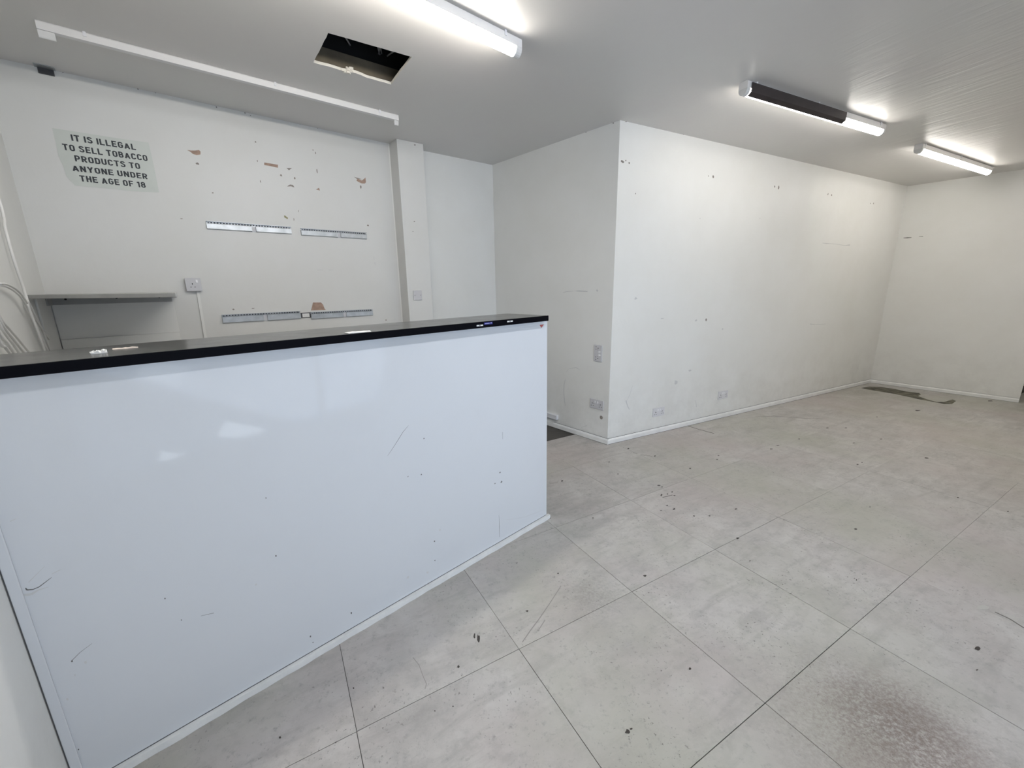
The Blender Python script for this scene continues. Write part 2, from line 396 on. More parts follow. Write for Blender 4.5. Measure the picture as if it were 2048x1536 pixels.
# shopfront wall with the window opening
def front_piece(mb, u0, u1, z0, z1):
    def top(x, y): return z1 if z1 is not None else zc(x, y)
    a, b = uv(u1, WV), uv(u0, WV)
    mb.wall((a, b), z0, top, (uv(u1, WV - .2), uv(u0, WV - .2)))
mb = MB()
front_piece(mb, -.60, WU0, 0, None); front_piece(mb, WU0, WU1, 0, WZ0); front_piece(mb, WU0, WU1, WZ1, None); 
front_piece(mb, WU1, 8.6, 0, None)
tag(mb.build('wall_right', MW), kind='structure')
win = thing('window_1', 'aluminium shopfront window behind the photographer', 'window', frame((*uv(WU1, WV - .1), 0), -U1)); win['kind'] = 'structure'
del win['category']
fr = MB(); ww = WU1 - WU0
for x0, x1, z0, z1 in ((0, .05, WZ0, WZ1), (ww - .05, ww, WZ0, WZ1), (.05, ww - .05, WZ0, WZ0 + .05), (.05, ww - .05, WZ1 - .05, WZ1), (ww / 2 - .025, ww / 2 + .025, WZ0 + .05, WZ1 - .05), (.05, ww / 2 - .025, WZM - .03, WZM + .03), (ww / 2 + .025, ww - .05, WZM - .03, WZM + .03)):
    fr.box(x0, x1, -.025, .025, z0, z1)
fr.build('window_frame', MALU, win)
for x0, x1 in ((.05, ww / 2 - .025), (ww / 2 + .025, ww - .05)):
    MB().box(x0, x1, -.003, .003, WZ0 + .05, WZ1 - .05).build('pane', MGLASS, win)

# pillar on the back wall
Pa, Pb = Vector((-.919, 3.787)), Vector((-.73, 3.933))
pd = (Pb - Pa).normalized(); pn = Vector((-pd.y, pd.x))
pm = MB(); q = [Pa, Pb, Pb + pn * .22, Pa + pn * .19]
pm.v += [(p.x, p.y, 0) for p in q] + [(p.x, p.y, ZC) for p in q]
pm.f += [(0, 1, 5, 4), (1, 2, 6, 5), (2, 3, 7, 6), (3, 0, 4, 7), (3, 2, 1, 0), (4, 5, 6, 7)]
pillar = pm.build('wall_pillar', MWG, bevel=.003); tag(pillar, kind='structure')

# ------------------------------------------------------------------ ceiling with its hole
hole = [Vector((-.855, 2.323)), Vector((-.504, 2.548)), Vector((-.701, 2.852)), Vector((-1.047, 2.587))]
def cq(a, b): p = A0 + FD * a + GD * b; return (p.x, p.y, ZC + (SL * b if b > 0 else 0))
hj = [hole[0]]
def jag(a, b, n, amp):
    out = []
    for k in range(n):
        t = k / n; p = a.lerp(b, t); 
        if 0 < k: p = p + Vector((random.uniform(-amp, amp), random.uniform(-amp, amp)))
        out.append(p)
    return out
ring = [jag(hole[0], hole[1], 10, .0015), jag(hole[1], hole[2], 8, .0015), jag(hole[2], hole[3], 12, .003), jag(hole[3], hole[0], 8, .002)]
# broken plaster bite in the far edge
for k, amt in ((5, .010), (6, .016), (7, .008)): ring[2][k] = ring[2][k] + Vector((-.6, .8)) * amt * (-1)
outer = [cq(-7.2, -7.0), cq(-7.2, 0), cq(3.6, 0), cq(3.6, -7.0)]
# match each hole side with the outer side that faces it
hc = sum(hole, Vector((0, 0))) / 4
mb = MB()
def ang(p): return math.atan2(p[1] - hc.y, p[0] - hc.x)
hv = [p for side in ring for p in side]
n_h = len(hv)
corner_idx = [0, 10, 18, 30]
best = None
for sh in range(4):
    for rev in (1, -1):
        o_ = [outer[(sh + rev * k) % 4] for k in range(4)]
        dsum = sum((Vector(o_[k][:2]) - hc).normalized().dot((hole[k] - hc).normalized()) for k in range(4))
        if best is None or dsum > best[0]: best = (dsum, o_)
o_ = best[1]
for k in range(4):
    side = ring[k] + [ring[(k + 1) % 4][0]]
    mb.poly([(*p, ZC) for p in side] + [o_[(k + 1) % 4], o_[k]])
mb.poly([cq(-7.2, 0), cq(3.6, 0), cq(3.6, 7.2), cq(-7.2, 7.2)])
bm_ceil = mb
ce = mb.build('ceiling', MCE)
# give the board a real thickness upwards
me = ce.data; bm = bmesh.new(); bm.from_mesh(me); bmesh.ops.remove_doubles(bm, verts=bm.verts[:], dist=1e-4)
bmesh.ops.triangulate(bm, faces=bm.faces[:])
geo = bmesh.ops.extrude_face_region(bm, geom=bm.faces[:])
vs = [g for g in geo['geom'] if isinstance(g, bmesh.types.BMVert)]
bmesh.ops.translate(bm, vec=(0, 0, .014), verts=vs)
bmesh.ops.recalc_face_normals(bm, faces=bm.faces[:])
bm.to_mesh(me); bm.free(); me.materials.append(MPBOARD)
for p in me.polygons:
    if abs(p.normal.z) < .3: p.material_index = 1
tag(ce, kind='structure')
# the void over the hole: joist, deck, loose cables
hd = (hole[2] - hole[3]).normalized(); hn = Vector((-hd.y, hd.x))       # along the far edge, and away from the room
def hp(a, b): return hole[3] + hd * a + hn * b
def quadbox(mb, a0, a1, b0, b1, z0, z1):
    q = [hp(a0, b0), hp(a1, b0), hp(a1, b1), hp(a0, b1)]
    mb.prism([(p.x, p.y, z0) for p in q], (0, 0, z1 - z0))
jo = MB(); quadbox(jo, -.35, .80, .006, .055, ZC + .0145, ZC + .092); jo.build('joist', MWOOD, ce)
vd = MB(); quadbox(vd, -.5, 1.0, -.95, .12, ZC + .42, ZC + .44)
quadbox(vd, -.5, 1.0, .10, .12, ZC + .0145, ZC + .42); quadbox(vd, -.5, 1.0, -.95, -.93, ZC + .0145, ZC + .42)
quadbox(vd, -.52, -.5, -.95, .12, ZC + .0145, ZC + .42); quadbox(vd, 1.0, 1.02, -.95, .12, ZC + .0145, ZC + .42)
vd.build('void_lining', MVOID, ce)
def vpt(px, py, z): p = atz(px, py, z); return p
zz = ZC + .18
for pts in (((694, 80), (705, 98), (719, 119)), ((759, 100), (757, 112), (754, 124)), ((757, 100), (760, 115), (772, 129)), ((786, 104), (772, 112), (760, 127)), ((762, 100), (764, 108), (763, 114))):
    h_ = [vpt(x, y, zz + .02 * i) for i, (x, y) in enumerate(pts)]
    a_, b_, c_ = h_; cur = [a_.lerp(b_, t / 6).lerp(b_.lerp(c_, t / 6), t / 6) for t in range(7)]
    MB().tube([a_ + (a_ - b_) * .8] + cur, .0045, 6).build('cable', MCABLE, ce)
fo = MB(); fo.prism([vpt(716, 92, zz + .1), vpt(752, 97, zz + .1), vpt(728, 108, zz + .06), vpt(714, 112, zz + .05), vpt(700, 106, zz + .07)], (0, 0, .004)); fo.build('membrane', MFOIL, ce)
pl_ = MB()
for k in range(12):
    a = .19 + random.uniform(-.05, .06); r = random.uniform(.006, .013)
    c_ = hp(a, random.uniform(-.012, .004)); zc_ = ZC + random.uniform(-.010, .018)
    ico = []
    for i_ in range(6):
        th = i_ * PI / 3; ico.append((c_.x + math.cos(th) * r * random.uniform(.6, 1.2), c_.y + math.sin(th) * r * random.uniform(.6, 1.2), zc_))
    pl_.prism(ico, (random.uniform(-.004, .004), random.uniform(-.004, .004), r))
pl_.build('crumbled_plaster', MPBOARD, ce)

# ------------------------------------------------------------------ floor: subfloor slab and vinyl tiles
sl = MB(); sl.prism([(*uv(-2.2, WV - .2), -.06), (*uv(8.7, WV - .2), -.06), (*uv(8.7, 4.4), -.06), (*uv(-2.2, 4.4), -.06)], (0, 0, .056))
floor = sl.build('floor', MSLAB); tag(floor, kind='structure')
O0 = atz(1038, 1298, 0).to_2d()
TS, GAP = .6125, .0009
def clip(poly, p, n):
    out = []
    for i in range(len(poly)):
        a, b = poly[i], poly[(i + 1) % len(poly)]; da, db = (a - p).dot(n), (b - p).dot(n)
        if da <= 0: out.append(a)
        if (da < 0 < db) or (db < 0 < da): out.append(a.lerp(b, da / (da - db)))
    return out
dk = Wpart  # where the tiles stop behind the counter
dfa, dfb = Vector((.322, 3.569)), Vector((.595, 3.726)); dfd = (dfb - dfa).normalized(); dfn = Vector((-dfd.y, dfd.x))
ntile = 0
for i in range(-5, 15):
    for j in range(-5, 7):
        q = [O0 + U1 * (TS * (i + a)) + V1 * (TS * (j + b)) for a, b in ((0, 0), (1, 0), (1, 1), (0, 1))]
        c_ = sum(q, Vector((0, 0))) / 4
        jx, jy = random.uniform(-.0003, .0003), random.uniform(-.0003, .0003)
        _nr = max(0.0, min(1.0, ((c_ - Vector((.7, 1.0))).length - .6) / 2.2)); gp = (.0014 * (1 - _nr) + .00025 * _nr) * random.uniform(.75, 1.25)
        q = [c_ + (p - c_) * (1 - 2 * gp / TS) + Vector((jx, jy)) for p in q]
        # inside the room: behind walls is cut off
        q = clip(q, L0, Wback.y); 
        if len(q) > 2: q = clip(q, LW1, Wleft.y)
        if len(q) > 2: q = clip(q, dfa, dfn) if (c_ - A0).dot(GD) < -.15 else clip(q, A0, Wmain.y)
        if len(q) > 2 and (c_ - B0).dot(Wfar.y) > -1.2 and (c_ - E0).dot(Wfar.d) < -.02: q = clip(q, B0, Wfar.y)
        if len(q) > 2: q = clip(q, uv(8.45, 0), U1)
        if len(q) > 2: q = clip(q, uv(0, WV), -V1)
        if len(q) < 3: continue
        # area test
        ar = abs(sum(q[k].cross(q[(k + 1) % len(q)]) for k in range(len(q)))) / 2
        if ar < .004: continue
        mb = MB(); z0, z1 = -.004, -.0002 + random.uniform(-.0004, .0002)
        mb.prism([(p.x, p.y, z0) for p in q], (0, 0, z1 - z0))
        mb.build('tile', MT, floor); ntile += 1
        if ntile > 290: break

# ------------------------------------------------------------------ skirtings
def skirting(name, w, x0, x1, h, t, m=MTRIM):
    mb = MB(); pr = [(0, 0), (-t, 0), (-t, h * .72), (-t * .35, h), (0, h)]
    mb.prism([(x0, y, z + .0003) for y, z in pr], (x1 - x0, 0, 0))
    o = mb.build(name, m); o.matrix_world = w.frame(); tag(o, kind='structure')
    MB().box(x0, x1, -.0035, 0, h + .0002, h + .0022).build('dirt_shadow_line', MGAP, o); MB().box(x0, x1, -t - .0035, -t + .001, .0001, .0012).build('dirt_shadow_line', MGAP, o); return o  # dark strips: dirt plus painted shadow along skirting top and floor contact
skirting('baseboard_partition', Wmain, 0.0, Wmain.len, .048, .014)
x_, _z = Wpart.px(1108, 850)
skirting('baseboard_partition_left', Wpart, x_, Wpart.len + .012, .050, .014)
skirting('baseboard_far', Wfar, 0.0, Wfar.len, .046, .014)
mb = MB(); mb.prism([(0, 0, 0), (0, -.010, 0), (0, -.010, .04), (0, 0, .04)], (x_, 0, 0))
o = mb.build('baseboard_behind_counter', MTRIM); o.matrix_world = Wpart.frame(); tag(o, kind='structure')
# corner cap at the foot of the partition corner
# ------------------------------------------------------------------ sales counter
KD = (K1 - K0).normalized(); KF = frame((K0.x, K0.y, 0), KD); KL = 2.022
ct = thing('sales_counter', 'white melamine counter front under the black worktop', 'counter', KF)
MB().box(.002, KL, 0, .018, .024, 1.208).build('front_panel', MPANEL, ct, bevel=.001, seg=1)
MB().box(KL - .018, KL - .001, .019, .40, .0, 1.208).build('end_panel', MPANEL, ct)
tp = MB(); tp.box(.0017, .0225, -.009, 0, .024, 1.208); tp.build('side_trim', MPANEL, ct, bevel=.002)
bt = MB(); n_ = 60
prof = lambda k: .0006 * math.sin(k * 1.7) + .0005 * math.sin(k * .61)
pts = []
for k in range(n_ + 1):
    pts.append((.002 + (KL + .016 - .002) * k / n_, -.017 + prof(k) * 2.2, .0005))
base = [(p[0], p[1], .0003) for p in pts] + [(KL + .016, 0.002, .0003), (.002, 0.002, .0003)]
bt.prism(base, (0, 0, .0235)); bt.build('base_trim', MTRIM, ct)
MB().box(.003, KL - .004, -.0006, .001, .0238, .0265).build('joint_line', MGAP, ct)
MB().box(.0002, .0016, -.0085, .002, .003, 1.2).build('joint_line', MGAP, ct)

wt_z1, wt_z0 = 1.2395, 1.2105
bc = atz(1015, 627, wt_z1); bcl = (Vector((bc.x, bc.y)) - K0); bx, by = bcl.dot(KD), bcl.dot(Vector((-KD.y, KD.x)))
wt = thing('worktop', 'long black gloss laminate worktop capping the white counter', 'worktop', frame((K0.x, K0.y, 0), KD))
wxr = 1.985
wb = MB(); wb.prism([(.001, -.04, wt_z0), (wxr, -.04, wt_z0), (bx, by, wt_z0), (.001, by, wt_z0)], (0, 0, wt_z1 - wt_z0))
wo = wb.build('worktop_slab', MTOP, wt, bevel=.0012, seg=2)
MB().box(.003, wxr + .0006, -.0408, -.0400, wt_z0 + .001, wt_z1 - .001).build('front_edging', MEDGE, wt)
Wct = Wall(K0, K1)
def sticker(px0, px1, py0, py1, m, name, lab, marks=()):
    x0, z0 = Wct.px(px0, py1, .041); x1, z1 = Wct.px(px1, py0, .041)
    z0 = max(z0, wt_z0 + .002); z1 = min(z1, wt_z1 - .002)
    o = MB().box(x0, x1, -.0416, -.0408, z0, z1).build(name, m, wt); o['label'] = lab
    for (a, b, c, d, mm) in marks:
        MB().box(x0 + (x1 - x0) * a, x0 + (x1 - x0) * b, -.0420, -.0415, z0 + (z1 - z0) * c, z0 + (z1 - z0) * d).build('print', mm, o)
sticker(953.5, 966, 649.0, 653, MSTK, 'price_sticker', 'small white sticker with dark print', ((.08, .36, .2, .8, MCAP), (.4, .58, .15, .9, MSTKD)))
sticker(968, 985, 643.5, 650, MBLUE, 'blue_sticker', 'dark blue sticker with pale wording', ((.10, .64, .38, .62, MBLUEW), (.76, .9, .42, .78, MBLUEW)))
sticker(1014.5, 1025.5, 640.8, 644.6, MSTK, 'price_sticker', 'small white sticker with dark print', ((.08, .36, .2, .8, MCAP), (.4, .58, .15, .9, MSTKD)))

# marks on the counter front: tears and scuffs, hair-thin layers on the panel
def stroke(mb, w, pts, wd, out, th=.0004):
    """ribbon following photograph points, lying on wall/panel w"""
    P = [w.px(x, y, out) for x, y in pts]
    for (a, b), (wa, wb_) in zip(zip(P, P[1:]), zip(wd, wd[1:])):
        d = Vector((b[0] - a[0], b[1] - a[1])); 
        if d.length < 1e-6: continue
        n = Vector((-d.y, d.x)).normalized()
        mb.prism([(a[0] + n.x * wa, -out, a[1] + n.y * wa), (b[0] + n.x * wb_, -out, b[1] + n.y * wb_), (b[0] - n.x * wb_, -out, b[1] - n.y * wb_), (a[0] - n.x * wa, -out, a[1] - n.y * wa)], (0, th, 0))
def blob(mb, w, x, y, rx, ry, out, n=8, th=.0004, jit=.35):
    a = w.px(x, y, out); bx_ = w.px(x + rx, y, out); by_ = w.px(x, y + ry, out)
    hx = abs(bx_[0] - a[0]); hz = abs(by_[1] - a[1]); pts = []
    for k in range(n):
        t = 2 * PI * k / n; j = 1 + random.uniform(-jit, jit)
        pts.append((a[0] + math.cos(t) * hx * j, -out, a[1] + math.sin(t) * hz * j))
    mb.prism(pts, (0, th, 0))
sc = MB()
stroke(sc, Wct, [(817, 851), (806, 864), (795, 882), (784, 899), (775, 912)], (.0003, .0007, .0007, .0005, .0002), .0005)
stroke(sc, Wct, [(51, 1176), (54, 1180), (66, 1179), (78, 1174), (90, 1165), (103, 1155)], (.0008, .0016, .001, .001, .0008, .0004), .0100 if False else .0005)
stroke(sc, Wct, [(998, 1030), (999, 1055), (999, 1074)], (.0003, .001, .0005), .0005)
stroke(sc, Wct, [(1005, 864), (1005.5, 878)], (.0006, .0004), .0005)
stroke(sc, Wct, [(402, 1232), (428, 1226)], (.0003, .0006), .0005)
stroke(sc, Wct, [(143, 1322), (160, 1305), (184, 1287)], (.0007, .0004, .0002), .0005)
for x, y, r in ((848, 877, 1.2), (330, 1197, 1.4), (363, 1240, 1.2), (869, 1083, 1.5), (552, 1112, 1.5), (870, 1121, 1), (703, 1226, 1.6), (621, 1273, 1.4), (626, 1285, 1), (816, 953, 1), (843, 949, 1.2), (532, 996, 1), (144, 1322, 2), (157, 1499, 1.6), (128, 1428, 1.4), (990, 967, 1), (1003, 964, 1.8), (1000, 945, 1.2)):
    blob(sc, Wct, x, y, r, r * 1.2, .0005)
o = sc.build('scuff_mark', MMARK, ct); o['kind'] = 'stuff'
sc = MB()
stroke(sc, Wct, [(104, 1148), (118, 1141), (125, 1138)], (.001, .0008, .0004), .0005)
stroke(sc, Wct, [(47, 1190), (62, 1189), (77, 1180), (97, 1174)], (.003, .003, .0018, .0006), .0005)
stroke(sc, Wct, [(57, 1165), (70, 1152), (90, 1132)], (.0012, .0006, .0004), .0005)
stroke(sc, Wct, [(20, 1043), (33, 1037)], (.0012, .0006), .0005)
stroke(sc, Wct, [(1013, 1040), (1050, 1034), (1086, 1020)], (.0004, .0006, .0003), .0005)
for x, y, r in ((171, 1325, 3), (150, 1350, 2), (816, 1155, 2.5), (855, 1145, 2), (512, 1169, 2), (880, 1060, 2), (135, 1399, 3)): blob(sc, Wct, x, y, r, r, .0005)
o = sc.build('faint_scuff', MMARKL, ct); o['kind'] = 'stuff'
tr = MB(); a = Wct.px(1079, 650, .0005); b = Wct.px(1088, 655, .0005)
tr.prism([(a[0], -.0006, a[1]), (b[0], -.0006, a[1] + .001), ((a[0] + b[0]) / 2 - .002, -.0006, b[1])], (0, .0005, 0)); tr.build('torn_tape', MRED, ct)

# scraps left on the worktop
def scrap(name, label, px, py, ln, wd_, ang_, m, crumple=.006):
    c_ = atz(px, py, wt_z1); o = thing(name, label, 'scrap', Matrix.Translation((c_.x, c_.y, wt_z1)) @ Matrix.Rotation(ang_, 4, 'Z'))
    # crumpled sheet: small displaced grid with thickness
    n, mm = 9, 6; top = []; bot = []
    mb = MB()
    def h(i, j): return .0008 + crumple * abs(noise.noise(Vector((i * .55 + px, j * .7, ln * 9)))) * 1.6
    V = {}
    for i in range(n):
        for j in range(mm):
            x = (i / (n - 1) - .5) * ln; y = (j / (mm - 1) - .5) * wd_ * (1 - .35 * abs(i / (n - 1) - .5)); z = h(i, j)
            V[i, j] = len(mb.v); mb.v.append((x, y, z)); mb.v.append((x, y, 0.0002))
    for i in range(n - 1):
        for j in range(mm - 1):
            a, b, c2, d = V[i, j], V[i + 1, j], V[i + 1, j + 1], V[i, j + 1]
            mb.f.append((a, b, c2, d)); mb.f.append((d + 1, c2 + 1, b + 1, a + 1))
    for i in range(n - 1):
        for j in (0, mm - 1): a, b = V[i, j], V[i + 1, j]; mb.f.append((a, a + 1, b + 1, b))
    for j in range(mm - 1):
        for i in (0, n - 1): a, b = V[i, j], V[i, j + 1]; mb.f.append((a, a + 1, b + 1, b))
    mb.build('crumpled_paper', m, o, smooth=False)
    return o
KA = math.atan2(KD.y, KD.x)
scrap('paper_scrap', 'crumpled white scrap on the left part of the black worktop', 197, 706, .032, .045, KA + .1, MSCRAP, .010)
scrap('paper_scrap', 'thin cream scrap on the worktop, right of the crumpled white one', 251, 697, .055, .03, KA - .05, MSCRAPP, .003)
scrap('paper_scrap', 'flat white scrap on the front edge of the worktop, near its middle', 716, 664.5, .085, .05, KA, MSCRAP, .003)

# ------------------------------------------------------------------ bold condensed block letters, drawn as thick strokes
def _arc(cx, cy, rx, ry, a0, a1, n=8): return [(cx + rx * math.cos(math.radians(a0 + (a1 - a0) * k / n)), cy + ry * math.sin(math.radians(a0 + (a1 - a0) * k / n))) for k in range(n + 1)]
_t = .094; _w = .56            # half stroke, letter width at cap height 1
_l, _r, _b, _u = _t, _w - _t, _t, 1 - _t
_m = _w / 2
def _rr(x0, x1, y0, y1, c=.17):  # closed rounded box
    p = _arc(x1 - c, y1 - c, c, c, 0, 90, 5) + _arc(x0 + c, y1 - c, c, c, 90, 180, 5) + _arc(x0 + c, y0 + c, c, c, 180, 270, 5) + _arc(x1 - c, y0 + c, c, c, 270, 360, 5)
    return p + [p[0]]
GL = {
 'I': (.17, [[(_t, 0), (_t, 1)]]), 'T': (_w, [[(0, _u), (_w, _u)], [(_m, 0), (_m, _u)]]), 'L': (_w * .92, [[(_l, 1), (_l, _b), (_w * .92, _b)]]),
 'E': (_w * .95, [[(_w * .95, _u), (_l, _u), (_l, _b), (_w * .95, _b)], [(_l, .52), (_w * .86, .52)]]), 'F': (_w * .93, [[(_w * .93, _u), (_l, _u), (_l, 0)], [(_l, .50), (_w * .84, .50)]]),
 'H': (_w, [[(_l, 0), (_l, 1)], [(_r, 0), (_r, 1)], [(_l, .52), (_r, .52)]]), 'O': (_w, [_rr(_l, _r, _b, _u)]),
 'C': (_w, [_arc(_r - .17, _u - .17, .17, .17, -8, 90, 5) + _arc(_l + .17, _u - .17, .17, .17, 90, 180, 5) + _arc(_l + .17, _b + .17, .17, .17, 180, 270, 5) + _arc(_r - .17, _b + .17, .17, .17, 270, 368, 5)]),
 'G': (_w, [_arc(_r - .17, _u - .17, .17, .17, 0, 90, 5) + _arc(_l + .17, _u - .17, .17, .17, 90, 180, 5) + _arc(_l + .17, _b + .17, .17, .17, 180, 270, 5) + _arc(_r - .17, _b + .17, .17, .17, 270, 360, 5) + [(_r, .49), (_m, .49)]]),
 'S': (_w, [_arc(_r - .15, _u - .14, .15, .14, 0, 90, 4) + _arc(_l + .15, _u - .16, .15, .16, 90, 215, 5) + _arc(_r - .15, _b + .20, .15, .20, 60, -90, 7) + _arc(_l + .15, _b + .15, .15, .15, 270, 175, 4)]),
 'D': (_w, [[(_l, _b), (_l, _u)] + _arc(_r - .19, _u - .19, .19, .19, 90, 0, 5) + _arc(_r - .19, _b + .19, .19, .19, 0, -90, 5) + [(_l, _b)]]),
 'U': (_w, [[(_l, 1)] + _arc(_l + .17, _b + .17, .17, .17, 180, 270, 5) + _arc(_r - .17, _b + .17, .17, .17, 270, 360, 5) + [(_r, 1)]]),
 'P': (_w, [[(_l, 0), (_l, _u)] + _arc(_r - .19, _u - .19, .19, .19, 90, 0, 5) + _arc(_r - .19, .43 + .19, .19, .19, 0, -90, 5) + [(_l, .43)]]),
 'R': (_w * 1.03, [[(_l, 0), (_l, _u)] + _arc(_r - .18, _u - .18, .18, .18, 90, 0, 5) + _arc(_r - .18, .46 + .18, .18, .18, 0, -90, 5) + [(_l, .46)], [(_m, .46), (_r + .02, 0)]]),
 'B': (_w, [[(_l, _b), (_l, _u)] + _arc(_r - .19, _u - .17, .16, .17, 90, 0, 5) + _arc(_r - .19, .53 + .15, .16, .15, 0, -90, 5) + [(_l, .53)], _arc(_r - .19, .53 - .19, .19, .19, 90, 0, 5) + _arc(_r - .19, _b + .19, .19, .19, 0, -90, 5) + [(_l, _b)]]),
 'A': (_w * 1.15, [[(_t * .9, 0), (_w * .575, 1 - _t)], [(_w * .575, 1 - _t), (_w * 1.15 - _t * .9, 0)], [(_w * .27, .28), (_w * .88, .28)]]),
 'N': (_w * 1.04, [[(_l, 0), (_l, 1)], [(_l + .01, .97), (_w * 1.04 - _t - .01, .03)], [(_w * 1.04 - _t, 0), (_w * 1.04 - _t, 1)]]),
 'Y': (_w * 1.1, [[(_t * .9, 1), (_w * .55, .46)], [(_w * 1.1 - _t * .9, 1), (_w * .55, .46)], [(_w * .55, 0), (_w * .55, .5)]]),
 '1': (_w * .62, [[(_w * .62 - _t, 0), (_w * .62 - _t, 1 - _t * .4)], [(_w * .62 - _t, 1 - _t * 1.2), (.03, .80)]]),
 '8': (_w, [_rr(_l + .02, _r - .02, .52, _u, .15), _rr(_l, _r, _b, .52, .17)]),
}
def text_mesh(txt):
    mb = MB(); x = 0
    for ch in txt:
        if ch == ' ': x += .30; continue
        w, st = GL[ch]
        for s_i, pl in enumerate(st):
            closed = (Vector(pl[0]) - Vector(pl[-1])).length < 1e-6; L_ = []; R_ = []
            P = [Vector(p) for p in pl]; Q = [P[0]]
            for p in P[1:]:
                if (p - Q[-1]).length > 1e-4: Q.append(p)
            P = Q; n = len(P)
            for i, p in enumerate(P):
                d0 = (p - P[i - 1]).normalized() if i else ((p - P[-2]).normalized() if closed else None)
                d1 = (P[i + 1] - p).normalized() if i < n - 1 else ((P[1] - p).normalized() if closed else None)
                d0 = d0 or d1; d1 = d1 or d0
                n0 = Vector((-d0.y, d0.x)); n1 = Vector((-d1.y, d1.x)); m_ = (n0 + n1).normalized(); k = min(1 / max(m_.dot(n0), .5), 1.5)
                L_.append(p + m_ * _t * k); R_.append(p - m_ * _t * k)
            for i in range(n - 1):
                q = [L_[i], L_[i + 1], R_[i + 1], R_[i]]
                e = .0006 * s_i
                mb.prism([(x + v.x, v.y, 0) for v in q], (0, 0, 1 + e))
        x += w + .13
    me = bpy.data.meshes.new('lettering'); me.from_pydata(mb.v, [], mb.f)
    xs = [v.co.x for v in me.vertices]; ys = [v.co.y for v in me.vertices]
    return me, min(xs), max(xs), min(ys), max(ys)

# ------------------------------------------------------------------ notice on the back wall
sf = frame((L0.x, L0.y, 0), Wback.d)
notice = thing('notice_sheet', 'pale green paper notice about tobacco sales on the back wall', 'notice', sf)
cor = [Wback.px(*p, out=.002) for p in ((104, 256), (150, 263), (200, 271), (252, 279), (297, 285), (304, 315), (312, 352), (318, 385), (270, 383), (215, 377), (172, 373), (150, 371), (133, 352), (126, 330), (117, 312), (111, 284))]
n_ = MB(); n_.prism([(x, -.002, z) for x, z in cor], (0, .0015, 0)); n_.build('sheet', MPAPER, notice)
lines = (('IT IS ILLEGAL', (143.5, 281.6), (272.4, 300.6), (141.3, 269.6)), ('TO SELL TOBACCO', (126.7, 300), (295.9, 322.6), (122.3, 288)),
         ('PRODUCTS TO', (150.8, 323), (281.2, 338.7), (149, 311.5)), ('ANYONE UNDER', (145.7, 342.1), (295.9, 358.9), (149, 330.5)), ('THE AGE OF 18', (161, 362.8), (292.2, 376.2), (156, 351.5)))
for txt, bl, br, tl in lines:
    a = Wback.px(*bl, out=.003); b = Wback.px(*br, out=.003); t_ = Wback.px(*tl, out=.003)
    me, x0, x1, y0, y1 = text_mesh(txt)
    d = Vector((b[0] - a[0], b[1] - a[1])); up = Vector((-d.y, d.x)).normalized(); hgt = .0335
    for v in me.vertices:
        s_ = (v.co.x - x0) / (x1 - x0); r_ = (v.co.y - y0) / (y1 - y0)
        p = Vector(a) + d * s_ + up * (r_ * hgt); v.co = (p.x, -.0026 - .0006 * (v.co.z > .5), p.y)
    me.materials.append(MINK); lo = bpy.data.objects.new('lettering', me); C.objects.link(lo); lo.parent = notice; lo['kind'] = 'stuff'

# ------------------------------------------------------------------ chips, holes and stains in the walls (parts of each wall)
def on_wall(o, w, parent):
    o.matrix_world = w.frame(); o.parent = parent; return o
def chip(w, parent, pts, m=MPLASTER, name='paint_chip', out=.0008):
    P = [w.px(x, y, out) for x, y in pts]
    mb = MB(); mb.prism([(x, -out, z) for x, z in P], (0, out * .8, 0)); return on_wall(mb.build(name, m), w, parent)
def dots(w, parent, lst, m, name, out=.0008):
    mb = MB()
    for x, y, rx, ry in lst: blob(mb, w, x, y, rx, ry, out)
    o = on_wall(mb.build(name, m), w, parent); o['kind'] = 'stuff'; return o
B_ = (Wback, wall_back)
chip(*B_, [(374, 300), (380, 303), (386, 308), (393, 310), (401, 309), (401, 303), (398, 300), (390, 301), (382, 301)])
chip(*B_, [(528.5, 325), (556, 329.5), (556, 335.5), (540, 332), (528.5, 330)])
chip(*B_, [(715, 357), (724, 361), (731, 355), (732, 364), (730, 367), (724, 367), (717, 364), (713, 361)])
chip(*B_, [(708, 353.5), (716, 356), (724, 358.5), (714, 358)], MCHIPG)
chip(*B_, [(574, 373), (580, 369), (586, 370), (589, 375), (582, 372.5)], MCHIPG)
chip(*B_, [(632, 379), (638, 375.5), (640, 381)])
chip(*B_, [(573, 336), (584, 336), (578, 340.5)], MCHIPG)
chip(*B_, [(568, 431), (570, 431), (576.5, 436), (575, 438), (569, 435)], MOLIVE)
chip(*B_, [(626, 605), (642, 605), (646, 609), (649, 617), (652, 620), (622, 621)])
dots(*B_, [(395, 327, 3, 2.6), (562.5, 351, 2.2, 1.9), (589.5, 356, 1.8, 2.4), (721.5, 373.5, 1.6, 3.2), (425.5, 385.5, 1.6, 1.3), (511, 284, 1.5, 1.6), (631, 306, .9, 2.4), (634, 342, .9, 4.5), (515, 322, .8, 2.5), (521, 363, .8, 2.5), (588, 439, .9, 2.5), (597, 422, .6, 2.6), (363, 437.5, 3, .7), (736, 451, 2.2, 1.4), (467, 619, 2.4, 1.5), (506, 617, 3.5, .7), (772, 640, 1.4, 1.4), (626, 300, 1.4, .8)], MCHIPG, 'nail_hole')
dots(*B_, [(748, 516, .6, 4), (750, 527, .8, 3), (641, 540, 7, .5), (663, 540, 6, .5), (790, 638, 1, 1)], MMARKL, 'faint_mark')
